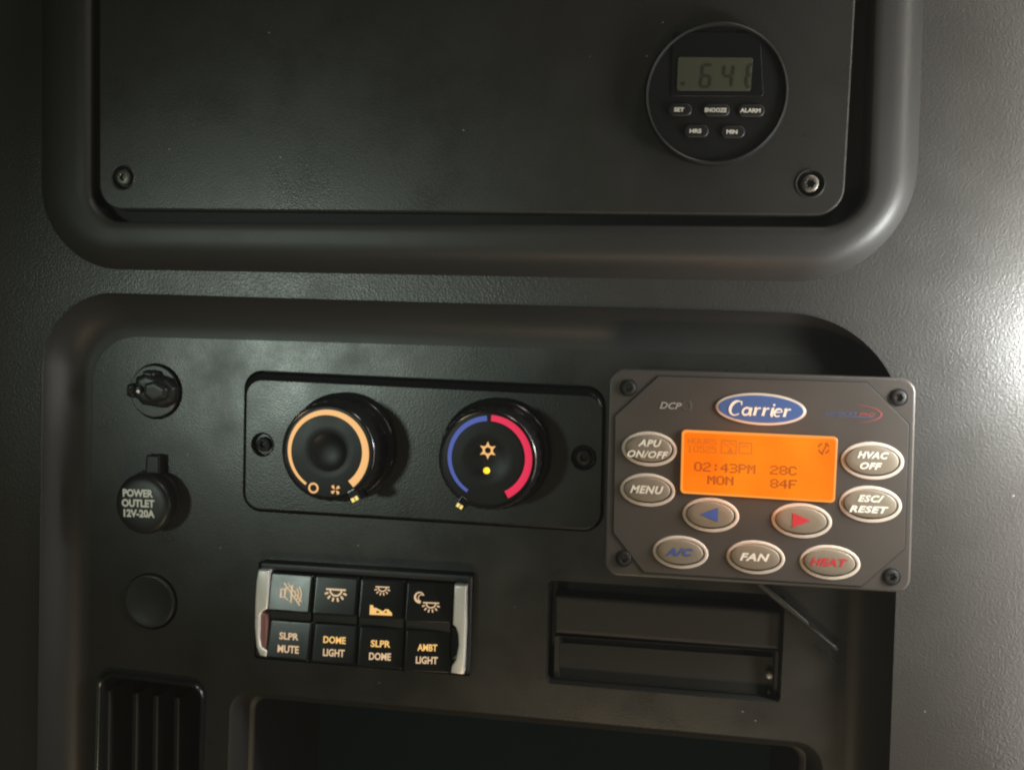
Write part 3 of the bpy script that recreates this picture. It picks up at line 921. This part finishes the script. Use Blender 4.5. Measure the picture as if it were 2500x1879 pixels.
po = Thing("power_outlet", "capped black power outlet with white lettering and pull tab", "outlet", 373, 1218, FL)
ho = FL + 0.0120
co = Vector(px(346, 1234, ho))
cb_ = Vector(px(374, 1217, FL))
ko = K * (DIST - ho) / DIST
ro = 82 * ko
build("outlet_ring", lathe(cb_, [(ro * 1.00, FL - 0.004), (ro * 1.00, FL + 0.0012), (ro * 0.97, FL + 0.0020), (ro * 0.90, FL + 0.0022)], 64, cap=False), "black", po)
cprof = [(0.92, 0.0), (0.95, 0.12), (0.97, 0.40), (0.99, 0.62), (1.0, 0.74), (0.965, 0.84), (0.93, 0.92), (0.83, 0.965), (0.68, 0.988), (0.5, 0.997), (0.25, 1.0)]
cap = build("outlet_cap", loft([(circ(cb_ + (co - cb_) * t, ro * r_, 64), FL + (ho - FL) * t) for r_, t in cprof], False, True), "black", po, smooth=60)
f = Frame2D(337, 1228, ho + 0.0002, 2.0)
build("lettering", join(f.text("POWER", 0, 23, 74, 18, 0, 0.045), f.text("OUTLET", 0, 0, 80, 18, 0, 0.045), f.text("12V-20A", 2, -23, 76, 18, 0, 0.045)), "outletprint", po, parent=cap, smooth=0)
tabq = uvs([(355, 1110), (388, 1111), (390, 1160), (352, 1160)], FL + 0.005)
build("pull_tab", block(tabq, 6 * K, FL + 0.0002, FL + 0.005, 0.0010), "black", po)

bp = Thing("blank_plug", "plain round blanking plug, bottom of the left column above the vent", "plug", 369, 1467, FL)
c0 = Vector(px(367, 1467, FL))
build("plug_disc", lathe(c0 + Vector((-3 * K, 0)), [(75.5 * K, FL - 0.004), (75.5 * K, FL - 0.0002), (74 * K, FL + 0.0004), (71 * K, FL + 0.0006), (68 * K, FL + 0.0006), (60 * K, FL + 0.0003), (40 * K, FL - 0.0002), (8 * K, FL - 0.0004)], 64), "plate", bp, smooth=25)

# ------------------------------------------------------------------ air vent
av = Thing("air_vent", "glossy black air vent with upright slats in lower left corner", "vent", 365, 1760, FL)
hv = FL + 0.0030
vc = uvs(VENT, hv)
build("vent_frame", loft([(rpoly(inset(vc, 0), 44 * K, 8), FL - 0.004), (rpoly(inset(vc, -2 * K), 44 * K, 8), FL + 0.0008), (rpoly(vc, 43 * K, 8), hv - 0.0006), (rpoly(inset(vc, 4 * K), 40 * K, 8), hv), (rpoly(inset(vc, 9 * K), 36 * K, 8), hv - 0.0003),
                          (rpoly(inset(vc, 16 * K), 30 * K, 8), hv - 0.0026), (rpoly(inset(vc, 22 * K), 26 * K, 8), FL - 0.004), (rpoly(inset(vc, 24 * K), 26 * K, 8), FL - 0.045)], False, True), "gloss", av, smooth=50)
for x in (262, 329, 379, 431):
    hs_ = FL - 0.001
    y0 = 1690 + (x - 329) * 0.10
    q = uvs([(x - 7, y0), (x + 7, y0 + 1), (x - 3, 2470), (x - 17, 2470)], hs_)
    build("slat", block(q, 3 * K, FL - 0.020, hs_, 0.0007), "black", av)

# ------------------------------------------------------------------ pull-out tray
tr = Thing("pull_out_tray", "closed dark tray with finger ledge set below the control box", "tray", 1625, 1565, FL)
sc_ = uvs(SLOT, FL)
build("tray_housing", loft([(rpoly(sc_, 14 * K, 8), FL), (rpoly(inset(sc_, 2 * K), 13 * K, 8), FL - 0.0006), (rpoly(inset(sc_, 5 * K), 11 * K, 8), FL - 0.0100), (rpoly(inset(sc_, 6 * K), 11 * K, 8), FL - 0.014)], False, True), "plate", tr, smooth=50)
hl_ = FL - 0.0035
face_q = uvs([(1354, 1452), (1909, 1491), (1899, 1700), (1350, 1655)], hl_)
# front face: upper half bulging, a ledge across, lower half set back
fa = [face_q[0], face_q[1], face_q[1] + (face_q[2] - face_q[1]) * 0.46, face_q[0] + (face_q[3] - face_q[0]) * 0.46]
fb = [face_q[0] + (face_q[3] - face_q[0]) * 0.495, face_q[1] + (face_q[2] - face_q[1]) * 0.475, face_q[2], face_q[3]]
build("tray_front", block(fa, 6 * K, FL - 0.013, hl_, 0.0014, 6, 4), "frame", tr, smooth=50)
fb2 = inset(fb, [0, 18 * K, 2 * K, 20 * K])
build("finger_ledge", loft([(rpoly(inset(fb, [0, 2 * K, 0, 2 * K]), 4 * K, 4), FL - 0.013), (rpoly(inset(fb, [0, 2 * K, 0, 2 * K]), 4 * K, 4), hl_ - 0.0008), (rpoly(inset(fb, [1 * K, 10 * K, 1 * K, 14 * K]), 4 * K, 4), hl_ - 0.0008),
                            (rpoly(inset(fb, [2 * K, 16 * K, 2 * K, 20 * K]), 4 * K, 4), hl_ - 0.0055)], False, False), "frame", tr, smooth=50)
gq = inset(fb, [2 * K, 4 * K, 2 * K, 4 * K])
build("ledge_gap", ([(p.x, p.y, hl_ - 0.0062) for p in gq], [(0, 1, 2, 3)]), "frame", tr, smooth=0)
q = inset(fb, [22 * K, 9 * K, 2 * K, 11 * K])
pan_v = [(p.x, p.y, z) for p, z in zip(q, (hl_ - 0.0032, hl_ - 0.0032, hl_ - 0.0022, hl_ - 0.0022))]
build("recess_face", (pan_v, [(0, 1, 2, 3)]), "frame", tr, smooth=0)
b0 = None
for x, y, rr in ((1879, 1650, 8.5), (1877, 1690, 6.5)):
    c = Vector(px(x, y, hl_))
    build("stud", lathe(c, [(rr * K, hl_ - 0.004), (rr * K, hl_ - 0.0006), (rr * K * .8, hl_), (rr * K * .3, hl_ + 0.0004)], 20), "chrome" if rr > 7 else "steel", tr)

# ------------------------------------------------------------------ storage cubby
su = Thing("storage_cubby", "deep open storage cubby with rounded lip along the bottom edge", "cubby", 1280, 1860, FL)
uc = uvs(CUB, FL)
r = 66 * K
build("cubby_lip", loft([(rpoly(uc, r, 10), FL), (rpoly(inset(uc, 6 * K), r - 6 * K, 10), FL - 0.0006), (rpoly(inset(uc, 22 * K), r - 18 * K, 10), FL - 0.0040), (rpoly(inset(uc, 28 * K), r - 22 * K, 10), FL - 0.0060),
                         (rpoly(inset(uc, 30 * K), r - 24 * K, 10), FL - 0.0100), (rpoly(inset(uc, 42 * K), r - 30 * K, 10), FL - 0.0104), (rpoly(inset(uc, 46 * K), r - 32 * K, 10), FL - 0.0112)]), "frame", su, smooth=40)
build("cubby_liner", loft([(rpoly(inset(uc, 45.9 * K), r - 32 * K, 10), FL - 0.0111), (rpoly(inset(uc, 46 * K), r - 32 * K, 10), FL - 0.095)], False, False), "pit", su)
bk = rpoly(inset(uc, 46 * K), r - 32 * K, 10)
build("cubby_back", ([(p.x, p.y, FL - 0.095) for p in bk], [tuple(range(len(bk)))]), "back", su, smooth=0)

# ------------------------------------------------------------------ thin rod under the control box
rd = Thing("rod", "thin black rod slanting out from under the control box", "rod", 1960, 1520, FL)


def tube(a, b, prof_, n=12):
    ax = (b - a).normalized()
    s_ = ax.cross(Vector((0, 0, 1))).normalized()
    t_ = ax.cross(s_)
    vs, fs = [], []
    for tt, rr in prof_:
        for k in range(n):
            an = 2 * math.pi * k / n
            vs.append(a + (b - a) * tt + (s_ * math.cos(an) + t_ * math.sin(an)) * rr)
    for k in range(len(prof_) - 1):
        for i in range(n):
            j = (i + 1) % n
            fs.append((k * n + i, k * n + j, (k + 1) * n + j, (k + 1) * n + i))
    fs += [tuple(range(n)), tuple((len(prof_) - 1) * n + i for i in range(n))]
    return [tuple(v) for v in vs], fs


hr = FL + 0.0035
pa = Vector((*px(1850, 1425, hr), hr))
pb = Vector((*px(2046, 1588, hr), hr - 0.0008))
build("shaft", tube(pa, pb, [(0, 5 * K), (0.93, 5 * K), (0.95, 7 * K), (0.965, 6 * K), (1, 3 * K)]), "black", rd, smooth=50)
pc = Vector((*px(1850, 1418, hr), hr - 0.0005))
pd = Vector((*px(1972, 1522, hr), hr - 0.0005))
build("sleeve", tube(pc, pd, [(0, 8.5 * K), (0.96, 8.5 * K), (1, 6 * K)]), "black", rd, smooth=50)

# ------------------------------------------------------------------ added thin volume standing in for glare, lit by the lamp at the right
hz = bpy.data.meshes.new("glare_haze")
hbm = bmesh.new()
bmesh.ops.create_cube(hbm, size=1.0)
hbm.to_mesh(hz)
hbm.free()
hm = bpy.data.materials.new("glare_volume")
hm.use_nodes = True
nt = hm.node_tree
nt.nodes.remove(nt.nodes["Principled BSDF"])
pv = nt.nodes.new("ShaderNodeVolumePrincipled")
pv.inputs["Color"].default_value = (0.92, 0.92, 0.90, 1)
pv.inputs["Density"].default_value = 0.028
nt.links.new(pv.outputs["Volume"], nt.nodes["Material Output"].inputs["Volume"])
hz.materials.append(hm)
ho_ = bpy.data.objects.new("glare_haze", hz)
COL.objects.link(ho_)
ho_.location = (0, 0, BASE)
ho_.scale = (3.2, 3.2, 3.2)
ho_["kind"] = "stuff"
